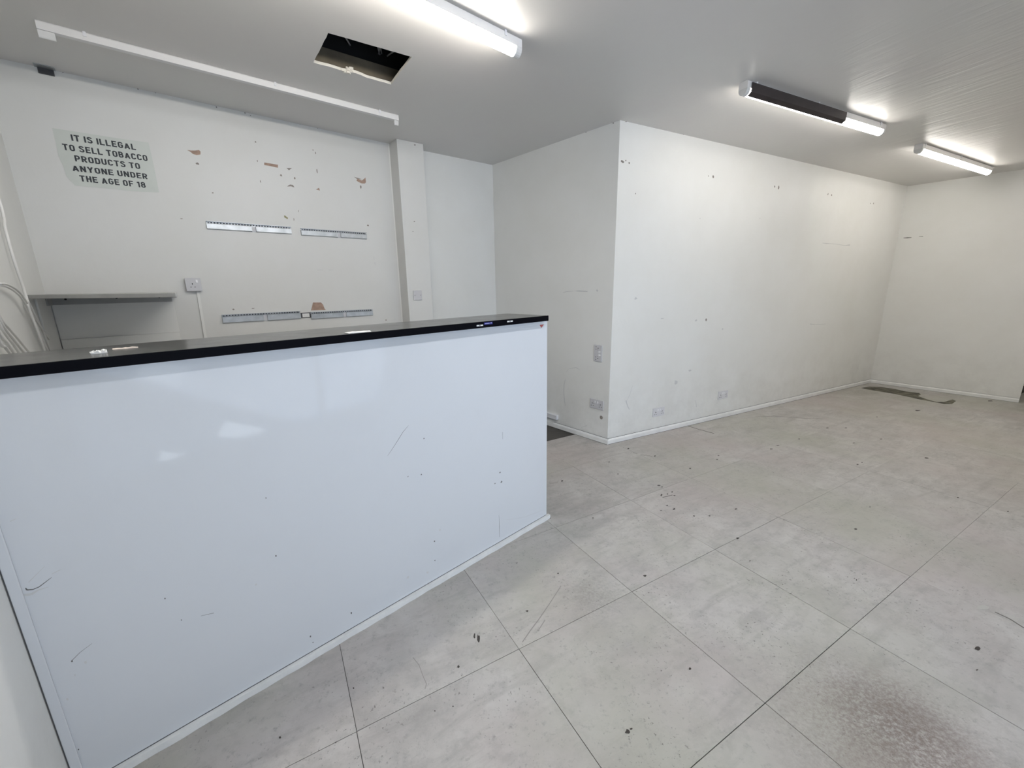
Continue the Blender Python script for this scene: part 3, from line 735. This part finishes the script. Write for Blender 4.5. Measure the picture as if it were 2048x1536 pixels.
dots(*B_, [(213, 162, 2.4, 1), (150, 131, 2.3, .9), (188, 156, 2.2, .8), (229, 166, 2, .9), (276, 178, 1.4, 1.6), (311, 185, 1.2, 1.2), (350, 192, 1.2, .8), (433, 214, 1.2, 1.4), (490, 226, 1, 1.2), (125, 144, 2, 1.2), (600, 248, 1, 1), (635, 256, 1.6, 1.0), (680, 265, 1.1, .8), (501, 231, 1, 1)], MMARK, 'nail_hole')
Wp = Wall(Pa, Pb)
dots(Wp, pillar, [(830, 290, 2.2, 1.2), (828.5, 443, 1.4, 1), (826, 463, 1, .7)], MCHIPG, 'nail_hole')
G_ = (Wmain, wall_main)
dots(*G_, [(1245, 323, 3, 3.3), (1251.5, 321, 1.4, 1.5), (1258.5, 326, 1.4, 2), (1252, 243, 1.5, 1.2), (1309, 255, 1, 1), (1367, 269, 1, 1.2), (1405.5, 276, .9, 1.8), (1424, 281, .8, .8), (1474, 293, 1, .8), (1417, 352, .8, 1.4), (1426.5, 353.5, 1.4, 3), (1549.5, 373, 1.1, 2.4), (1557.5, 375, 1.8, 3.2), (1656, 388, .8, 2), (1663.5, 390, .8, 1.6), (1741, 406.5, .7, 1.2), (1747, 407, .7, 1.6), (1412.5, 640, 1.5, 2.8), (1271, 387, .8, 1.4)], MCHIPG, 'nail_hole')
mb = MB()
stroke(mb, Wmain, [(1645, 486), (1655, 487)], (.002, .006), .0008); stroke(mb, Wmain, [(1655, 487), (1670, 488), (1690, 491), (1700, 490)], (.004, .002, .003, .008), .0008)
stroke(mb, Wmain, [(1252, 801), (1255, 812), (1259, 819)], (.006, .004, .003), .0008)
stroke(mb, Wmain, [(1391, 800), (1393, 814)], (.002, .004), .0008)
stroke(mb, Wmain, [(1620, 648), (1630, 649), (1652, 648)], (.004, .002, .002), .0008)
stroke(mb, Wmain, [(1265, 771), (1260, 789), (1254, 801)], (.001, .001, .001), .0008)
for x, y, rx, ry in ((1272, 597, 2.5, 2.5), (1392, 641, 2, 2), (1380, 741, 4, 2), (1352, 764, 3, 4), (1325, 637, 3, 1), (1445, 658, 1.5, 1.5), (1400, 437, 1, 1), (1520, 437, 1, .7)): blob(mb, Wmain, x, y, rx, ry, .0008)
o = on_wall(mb.build('faint_mark', MMARKL), Wmain, wall_main); o['kind'] = 'stuff'
mb = MB()
stroke(mb, Wpart, [(1131, 757), (1128, 770), (1127.5, 785), (1129, 803), (1131, 812)], (.002, .004, .004, .005, .002), .0008)
stroke(mb, Wpart, [(1126, 585), (1135, 583), (1150, 582), (1158, 582), (1175, 583)], (.002, .003, .001, .006, .004), .0008)
blob(mb, Wpart, 1194, 581, 2, 2.5, .0008); stroke(mb, Wpart, [(1162, 855), (1174, 851)], (.001, .002), .0008)
stroke(mb, Wpart, [(1132, 745), (1137, 738), (1152, 735), (1160, 740)], (.001, .001, .003, .001), .0008)
o = on_wall(mb.build('faint_mark', MMARKL), Wpart, wall_partition); o['kind'] = 'stuff'
mb = MB(); blob(mb, Wpart, 1202.5, 835, 3, 3.8, .0009, n=12, jit=.08); on_wall(mb.build('cable_hole', MCHIPG), Wpart, wall_partition)
dots(Wpart, wall_partition, [(1226.5, 246, 1.1, 1.3), (1172, 264, 1.3, 1.6)], MMARKB, 'nail_hole')
mb = MB(); stroke(mb, Wfar, [(1807, 476), (1815, 475.5), (1823, 475)], (.003, .006, .003), .0008); stroke(mb, Wfar, [(1838, 473), (1846, 473)], (.002, .003), .0008)
o = on_wall(mb.build('faint_mark', MMARK), Wfar, wall_far); o['kind'] = 'stuff'

# old filled patch and vent near the left end of the back wall, under the ceiling
v0 = Wback.px(74, 134, .004); v1 = Wback.px(109, 149, .004)
vt = thing('vent_bracket', 'small dark metal bracket at the ceiling edge above the notice', 'bracket', Wback.frame())
MB().box(v0[0], v1[0], -.006, 0, 2.560, 2.588).build('slot', MGALVD, vt)
MB().box(v0[0] - .01, v1[0] + .008, -.050, -.0002, 2.5875, 2.5905).build('flange', MGALV, vt)

# ------------------------------------------------------------------ shelf on the back wall and the boards below
sh = thing('wall_shelf', 'grey painted shelf across the left corner of the back wall', 'shelf', Wback.frame())
zt = 1.392
fr_r = atz(353, 585.5, zt); lv = Vector((fr_r.x, fr_r.y)) - L0; xr, yr = lv.dot(Wback.d), -lv.dot(Wback.y)
fl = atz(73, 589.5, zt); lv = Vector((fl.x, fl.y)) - L0; xl, yl = lv.dot(Wback.d), -lv.dot(Wback.y)
sb = MB(); sb.prism([(.002, 0, zt - .018), (.004, -yl, zt - .018), (xr - .004, -yr, zt - .018), (xr, -yr + .006, zt - .018), (.598, 0, zt - .018)], (0, 0, .018)); sb.build('shelf_board', MSHELF, sh, bevel=.002)
MB().box(.02, .565, -.020, 0, zt - .062, zt - .0185).build('wall_batten', MSHELF, sh)
MB().box(.002, .022, -.17, -.02, zt - .062, zt - .0185).build('side_batten', MSHELF, sh)
for px, py in ((131, 598.5), (233, 596), (318.5, 594.5)):
    x, z = Wback.px(px, py, .02); MB().disc((x, -.0212, z), .0055, 10, .0014).build('screw', MPIN, sh)
b1 = MB().box(.015, .572, -.007, 0, 1.128, 1.330).build('trim_1', MW); b1.matrix_world = Wback.frame(); tag(b1, kind='structure')
b2 = MB().box(.015, .572, -.022, 0, .62, 1.1275).build('trim_2', MW, bevel=.002); b2.matrix_world = Wback.frame(); tag(b2, kind='structure')
# narrow boxing in the corner of the left wall
b3 = MB().box(Wleft.len - .46, Wleft.len - .002, -.010, 0, .4, 1.372).build('trim_3', MW, bevel=.002); b3.matrix_world = Wleft.frame(); tag(b3, kind='structure')

# ------------------------------------------------------------------ galvanised rails
def rail(label, tl, br, notch, conn=None):
    x0, z1 = tl; x1, z0 = br
    o = thing('display_rail', label, 'rail', Wback.frame(), 'metal display rails on the back wall')
    L_, hgt = x1 - x0, z1 - z0
    nx = x0 + L_ * notch; nw = .026
    f_ = MB()
    for a, b in ((x0, nx), (nx + nw, x1)):
        f_.prism([(a, -.004, z0), (a, -.016, z0 + .004), (a, -.016, z1 - .017), (a, -.012, z1 - .014), (a, -.004, z1 - .014)], (b - a, 0, 0))
    f_.build('face_plate', MGALV, o)
    MB().box(x0, x1, -.004, 0, z0, z1).build('back_plate', MGALV, o)
    MB().box(x0, x1, -.020, -.004, z1 - .0035, z1).build('top_flange', MGALV, o)
    st = MB(); k = x0 + .025
    while k < x1 - .02:
        st.box(k, k + .009, -.0048, -.0041, z1 - .0125, z1 - .005); k += .018
    s_ = st.build('slots', MGALVD, o); s_['kind'] = 'stuff'
    MB().box(nx, nx + nw, -.0052, -.0041, z0 + .002, z1 - .018).build('notch', MSOCK, o)
    for xs_ in (x0 + .012, x1 - .012):
        MB().disc((xs_, -.0062, z1 - .010), .0035, 8, .002).build('screw', MPIN, o)
    return o
rail('upper left galvanised slotted rail on the back wall', (.829, 1.858), (1.356, 1.805), .505)
rail('upper right galvanised slotted rail, nearest the pillar at the top', (1.425, 1.854), (1.944, 1.801), .53)
rail('lower left galvanised slotted rail, right of the switched socket', (.824, 1.228), (1.342, 1.167), .50)
rail('lower right galvanised slotted rail below the brown plaster patch', (1.419, 1.214), (1.934, 1.158), .50)
jp = thing('joining_plate', 'narrow steel plate with paper label between the two lower rails', 'plate', Wback.frame())
MB().box(1.343, 1.418, -.006, 0, 1.172, 1.212).build('plate', MGALVD, jp); MB().box(1.356, 1.409, -.0072, -.006, 1.177, 1.206).build('label_strip', MSTK, jp)
MB().box(1.366, 1.380, -.0077, -.0071, 1.187, 1.196).build('print', MCAP, jp); MB().box(1.386, 1.400, -.0077, -.0071, 1.187, 1.196).build('print', MCAP, jp)

# ------------------------------------------------------------------ sockets
def pins(o, cx, cz, rot=0, s=1.0, name='pin_slots'):
    st = MB()
    for dx, dz, w_, h_ in ((0, .011, .0028, .0048), (-.011, -.011, .0042, .0026), (.011, -.011, .0042, .0026)):
        if rot: dx, dz, w_, h_ = -dz, dx, h_, w_
        st.box(cx + dx - w_, cx + dx + w_, -.0096, -.0088, cz + dz - h_, cz + dz + h_)
    return st.build(name, MPIN, o)
def rocker(o, cx, cz, w=.0062, h=.010):
    return MB().box(cx - w, cx + w, -.0125, -.0085, cz - h, cz + h).build('rocker_switch', MROCK, o, bevel=.0015)
def plate(o, x0, x1, z0, z1, m=MPLAST, dep=.009, name='faceplate'):
    return MB().box(x0, x1, -dep, 0, z0, z1).build(name, m, o, bevel=.0025)
# single switched socket with conduit
so = thing('wall_socket', 'single switched socket with a conduit below it, right of the shelf', 'socket', Wback.frame() @ Matrix.Translation((.694, 0, 1.438)))
bx_ = MB().box(-.041, .041, -.028, 0, -.041, .041).build('back_box', MSOCK, so, bevel=.002)
f2 = MB().box(-.043, .043, -.037, -.028, -.043, .043).build('faceplate', MSOCK, so, bevel=.0025)
st = MB()
for dx, dz, w_, h_ in ((-.006, .005, .0024, .0042), (-.016, -.016, .0038, .0018), (.006, -.016, .0038, .0018)): st.box(dx - w_, dx + w_, -.0377, -.0369, dz - h_, dz + h_)
st.build('pin_slots', MPIN, so)
MB().box(.014, .026, -.0415, -.0365, .012, .032).build('rocker_switch', MROCK, so, bevel=.0018)
cx0, cz0 = Wback.px(396, 584, .01); cx1, cz1 = Wback.px(408, 676, .01)
cd_ = thing('conduit', 'thin white plastic conduit dropping from the single socket', 'conduit', Wback.frame())
MB().prism([(cx0 - .008, 0, 1.395), (cx0 + .008, 0, 1.395), (cx0 + .008, -.010, 1.395), (cx0 - .008, -.010, 1.395)], (cx1 - cx0, 0, -.75)).build('trunking', MW, cd_)
# blank spur on pillar
p4 = [Wp.px(*p, out=.008) for p in ((826, 581), (845, 600))]
sx = (p4[0][0] + p4[1][0]) / 2; sz = (p4[0][1] + p4[1][1]) / 2
sp = thing('blank_plate', 'square white blanking plate on the pillar front', 'plate', Wp.frame() @ Matrix.Translation((sx, 0, sz)))
plate(sp, -.041, .041, -.043, .043, MSOCK)
for s_ in (-1, 1): MB().disc((s_ * .028, -.0098, 0), .003, 8, .001).build('screw', MGALVD, sp)
MB().box(-.016, .016, -.0098, -.0088, -.004, .018).build('cover', MSOCK, sp)
def dsock(w, label, cx, cz, vertical=False, gap=.0, m=MPLAST):
    o = thing('double_socket', label, 'socket', w.frame() @ Matrix.Translation((cx, 0, cz)) @ (Matrix.Rotation(PI / 2, 4, 'Y') if vertical else Matrix.Identity(4)))
    plate(o, -.073, .073, -.043, .043, m)
    for s_ in (-1, 1):
        pins(o, s_ * .045, -.008)
        rocker(o, s_ * .014, .020)
    for s_ in (-1, 1): MB().disc((s_ * .030, -.0098, .0), .0028, 8, .001).build('screw', MGALVD, o)
    return o
def mid(w, *pp): 
    q = [w.px(x, y, .008) for x, y in pp]; return sum(a for a, b in q) / len(q), sum(b for a, b in q) / len(q)
c_ = mid(Wpart, (1188, 688), (1204, 690), (1187, 723), (1203, 725)); dsock(Wpart, 'double socket mounted upright near the corner of the left partition face', *c_, vertical=True, m=MSOCK)
c_ = mid(Wpart, (1180, 797), (1206, 801), (1180, 815), (1206, 821)); dsock(Wpart, 'level double socket low on the left partition face, above a round hole', *c_, m=MSOCK)
c_ = mid(Wmain, (1306, 816), (1329, 812), (1306, 836), (1329, 831)); dsock(Wmain, 'double socket low on the long partition, nearer its corner', *c_, m=MSOCK2)
c_ = mid(Wmain, (1436, 783), (1457, 780), (1436, 800), (1457, 796)); dsock(Wmain, 'double socket low on the long partition, farther from the corner', *c_, m=MSOCK2)
# trunking stub behind the counter end
t0 = Wpart.px(1095, 826, .02); t1 = Wpart.px(1114, 834, .02)
tk = thing('trunking_stub', 'short end of white trunking low on the left partition face', 'trunking', Wpart.frame())
MB().box(.05, t1[0], -.028, 0, .092, .124).build('trunking_base', MPLAST, tk, bevel=.002)
MB().box(.05, t1[0], -.030, 0, .1245, .138).build('trunking_lid', MPLAST, tk, bevel=.002)

# ------------------------------------------------------------------ cables at the left wall
def cable(label, pts, r, out, tail=.45, dz=0, cont=None, group='white cables on the left wall'):
    w = Wleft; P = []
    for i, (x, y) in enumerate(pts):
        o_ = out[i] if isinstance(out, (list, tuple)) else out
        a, z = w.px(x, y, o_); P.append(Vector((a, -o_, z)))
    # smooth
    def cat(p0, p1, p2, p3, t): return .5 * ((2 * p1) + (-p0 + p2) * t + (2 * p0 - 5 * p1 + 4 * p2 - p3) * t * t + (-p0 + 3 * p1 - 3 * p2 + p3) * t ** 3)
    if cont: P = [P[0] + Vector(cont)] + P
    d = (P[-1] - P[-2]).normalized(); P.append(P[-1] + d * tail * .8)
    Q = []
    for i in range(len(P) - 1):
        p0 = P[max(i - 1, 0)]; p3 = P[min(i + 2, len(P) - 1)]
        for t in range(5): Q.append(cat(p0, P[i], P[i + 1], p3, t / 5))
    Q.append(P[-1])
    o = MB().tube(Q, r, 8).build('cable', MCABLE, smooth=True); o.matrix_world = w.frame(); return tag(o, label, 'cable', group)
cable('long white cable hanging down the left wall from above the frame', [(0, 405), (10, 455), (28, 520), (45, 570), (53, 597), (58, 618), (72, 653), (96, 704)], .0055, .016, cont=(-.06, 0, .55))
cable('thin white cable splitting off to the right of the long one', [(55, 600), (66, 622), (80, 650), (92, 678), (102, 704)], .004, .020)
cable('white cable looping in from the left edge to meet the long one', [(0, 567), (15, 569), (30, 577), (42, 588), (54, 606), (60, 622)], .0042, .026, tail=.6)
cable('second looping cable just under the first loop', [(0, 571), (14, 574), (28, 582), (41, 594), (53, 612)], .0035, .022, tail=.5)
bl_ = (('uppermost cable of the slanting bundle at the left edge', [(0, 634), (16, 655), (36, 678), (57, 703)], .0042),
       ('second cable down in the slanting bundle at the left edge', [(0, 640), (13, 661), (30, 683), (48, 705)], .0042),
       ('third cable down in the slanting bundle at the left edge', [(0, 649), (10, 667), (26, 688), (38, 706)], .0040),
       ('fourth cable down in the slanting bundle at the left edge', [(0, 668), (12, 683), (28, 706)], .0042),
       ('lowest cable of the slanting bundle at the left edge', [(0, 685), (9, 693), (20, 707)], .0045))
for i, (lb, pts, r) in enumerate(bl_): cable(lb, pts, r, .014 + .004 * (i % 2), tail=.5, cont=(-.10, 0, .14), group='slanting bundle of white cables')

# ------------------------------------------------------------------ ceiling lamps
def lamp(label, a, b, lit=True, cover=None, clips=(.12, .5, .88), tube_trim=(.05, .05), name='batten_lamp', w=.030, group=None, led=None):
    """LED batten from a to b (plan points), hung flat under the ceiling"""
    a, b = Vector(a), Vector(b); za, zb = zc(*a), zc(*b)
    ln = math.sqrt((b - a).length ** 2 + (zb - za) ** 2)
    x = Vector((b.x - a.x, b.y - a.y, zb - za)).normalized(); y = Vector((-x.y, x.x, 0)).normalized(); z = x.cross(y)
    m = Matrix((x, y, z)).transposed().to_4x4(); m.translation = Vector((a.x, a.y, za - .0005))
    o = thing(name, label, 'lamp', m, group)
    hb = .042 if lit else .036
    MB().prism([(0, -w * .72, 0), (0, w * .72, 0), (0, w, -.006), (0, w, -hb), (0, -w, -hb), (0, -w, -.006)], (ln, 0, 0)).build('housing', MHOUS, o)
    for t in clips:
        cx_ = t * ln; MB().box(cx_ - .006, cx_ + .006, -w - .004, w + .004, -hb * .55, -.0).build('clip', MPLAST, o)
    c0, c1 = tube_trim
    if lit:
        mb = MB(); n = 14; pr = []
        for k in range(n + 1):
            t = PI * k / n; pr.append((c0, math.cos(t) * w * .95, -hb - .0006 - math.sin(t) * .034))
        mb.prism(pr, (ln - c0 - c1, 0, 0)); mb.build('diffuser', led or MLED, o)
    for x0, x1 in (((0, c0) if lit else (.0, .055)), ((ln - c1, ln) if lit else (ln - .030, ln))):
        pr = []; ww_ = w if lit else w * .55
        for k in range(11):
            t = PI * k / 10; pr.append((x0, math.cos(t) * ww_, -hb - .0004 - math.sin(t) * (.036 if lit else .030)))
        MB().prism(pr, (x1 - x0, 0, 0)).build('end_cap' if lit else 'lamp_holder', MCAP, o)
    if cover:
        s_, t0, t1 = cover
        cv = MB(); yy = s_ * (w + .0035)
        cv.prism([(t0 * ln, yy, -.012), (t0 * ln, yy + s_ * .004, -.012), (t0 * ln, yy + s_ * .004, -hb - .022), (t0 * ln, s_ * w * .45, -hb - .0385), (t0 * ln, s_ * w * .40, -hb - .0345), (t0 * ln, yy, -hb - .020)], ((t1 - t0) * ln, 0, 0))
        c__ = cv.build('side_cover', MBLK, o); c__['label'] = 'dark brown cover shading one side'
    return o
zl = .042
def lp(x, y, z0=2.55):
    p = atz(x, y, z0)
    for _ in range(4): p = atz(x, y, zc(p.x, p.y) - zl)
    return (p.x, p.y)
la = lp(1036, 101); ld = Vector((math.sin(.846), math.cos(.846)))
lamp('lit LED batten lamp running out of the top of the picture by the ceiling hole', Vector(la) - ld * 1.55, la, tube_trim=(.02, .035), clips=(.12, .5, .93))
lamp('unlit bare batten with no tube along the back wall', lp(75, 62), lp(796, 244), lit=False, clips=(.09, .55, .92), w=.015)
lamp('lit batten lamp half shaded by a dark side cover, over the long partition', lp(1486, 178), lp(1762, 262), cover=(-1, .02, .655), led=MLED3, tube_trim=(.03, .02), clips=(.05, .45, .95))
lamp('lit batten lamp farthest away, toward the far wall', lp(1836, 298), lp(1977, 343), led=MLED3, tube_trim=(.03, .02), clips=(.03, .5, .97))

lamp('lit batten lamp above the photographer, outside the picture', (.17, .40), (1.26, 1.44), tube_trim=(.03, .02), led=MLED2)
lamp('added fill batten lamp at the far right, outside the picture', uv(4.4, -.25), uv(5.9, -.25), tube_trim=(.03, .02), led=MLED4)  # added out of view to brighten the far floor and wall

# ------------------------------------------------------------------ damage and litter on the floor
def fpoly(mb, pts, z=.0004, th=.0004):
    P = [atz(x, y, 0) for x, y in pts]; mb.prism([(p.x, p.y, z - th) for p in P], (0, 0, th))
def fblob(mb, x, y, rx, ry, z=.0006, n=9, jit=.4):
    pts = []
    for k in range(n):
        t = 2 * PI * k / n; j = 1 + random.uniform(-jit, jit); pts.append((x + math.cos(t) * rx * j, y + math.sin(t) * ry * j))
    fpoly(mb, pts, z)
MDK = mat('damp_dark_subfloor', (.035, .034, .024), .8, bump=.3, bscale=30, col2=(.22, .205, .15), vscale=11)
mb = MB()
fpoly(mb, [(1722, 776), (1740, 773), (1762, 774), (1790, 778), (1812, 783), (1838, 786), (1842, 789), (1836, 792), (1846, 796), (1858, 800), (1874, 804), (1888, 804), (1905, 799), (1912, 802), (1904, 808), (1888, 808), (1868, 804), (1840, 799), (1818, 794), (1790, 788), (1760, 783), (1735, 779)])
o = mb.build('missing_tile_patch', MDK, floor)
mb = MB()
for x, y, rx, ry in ((1318, 971, 4, 1.2), (1324, 974, 2, 1), (1323, 990, 2.4, 2.4), (1335, 988, 2, 1.4), (1344, 984, 2, 1.2), (1349, 991, 3, 1.0), (1334, 1011, 3, 1.2), (1348, 1018, 3, 2), (1322, 1021, 2, 1), (1388, 1032, 2.2, 1.2), (1419, 1032, 2.2, 1), (1472, 1018, 3, 1.4), (1475, 1077, 4, 1.8), (1711, 1058, 4, 1.6), (1853, 916, 5, 1.3), (1310, 912, 2.6, 1.2), (1124, 962, 3.4, 1.8), (1955, 1297, 7, 5), (1954, 1340, 3, 2), (1256, 1463, 6, 6), (1262, 1458, 3, 3), (1380, 1338, 3, 3), (957, 1277, 3, 9), (949, 1272, 2, 6), (560, 1475, 2.6, 3), (707, 1376, 2, 2), (870, 1422, 1.6, 1.6), (906, 1413, 1.6, 1.6), (1116, 1147, 2, 1.6), (917, 1334, 3, 3), (1054, 1222, 3, 2), (1100, 1036, 2, 2), (1713, 1160, 2, 1.6), (1740, 1014, 2, 1), (1598, 878, 2, .9), (1555, 891, 4, .9), (1542, 898, 4, .9), (1692, 856, 3, .9), (1762, 878, 3, .8), (1835, 821, 6, .9), (1754, 834, 2, .8), (1655, 856, 4, .9), (1708, 886, 4, .9), (1724, 925, 2, 1), (1715, 929, 3, 1), (1380, 937, 2.2, 1.2), (1236, 948, 2, 1.1), (1218, 924, 1.8, 1.0), (1186, 1036, 2.4, 1.2), (1290, 1152, 4, 2), (1500, 1122, 2, 1), (1980, 802, 7, .8), (2016, 1023, 3, 1.4), (1916, 995, 3, 1.2), (1437, 911, 2, 1), (1434, 919, 2, .8), (1257, 897, 2.4, 1.2)):
    fblob(mb, x, y, rx * .8, ry * .8)
o = mb.build('floor_speck', MMARKB, floor); o['kind'] = 'stuff'
mb = MB()
def fstroke(mb, pts, w):
    P = [atz(x, y, 0) for x, y in pts]
    for a, b in zip(P, P[1:]):
        d = (b - a).normalized(); n = Vector((-d.y, d.x, 0)) * w
        mb.prism([(p.x, p.y, .0001) for p in (a + n, b + n, b - n, a - n)], (0, 0, .0003))
fstroke(mb, [(1325, 995), (1345, 990)], .003); fstroke(mb, [(1370, 850), (1395, 858), (1428, 867)], .006); 
fstroke(mb, [(1990, 1224), (2020, 1238), (2048, 1256)], .003); fstroke(mb, [(1510, 834), (1550, 832), (1600, 836), (1645, 838)], .003)
fstroke(mb, [(1266, 905), (1280, 909), (1305, 913)], .002); fstroke(mb, [(1100, 967), (1116, 965)], .002)
o = mb.build('floor_scratch', mat('floor_scratch', (.17, .155, .14), .8), floor); o['kind'] = 'stuff'
mb = MB(); fstroke(mb, [(1045, 1284), (1060, 1262), (1078, 1238), (1100, 1206), (1122, 1172)], .0018); fstroke(mb, [(1076, 1262), (1090, 1240)], .0015)
fstroke(mb, [(826, 1315), (838, 1330), (846, 1352), (853, 1368), (850, 1378)], .0012)
o = mb.build('floor_scuff', mat('floor_scuff', (.30, .28, .26), .8), floor); o['kind'] = 'stuff'
mb = MB(); fblob(mb, 1277, 909, 5, 2, jit=.1); fblob(mb, 1966, 1215, 12, 5, jit=.1)
mb.build('filler_spot', mat('filler_spot', (.50, .49, .45), .7), floor)
# peeled corner of a tile by the corner of the partition leaves the dark subfloor behind the counter
bpy.context.view_layer.update()
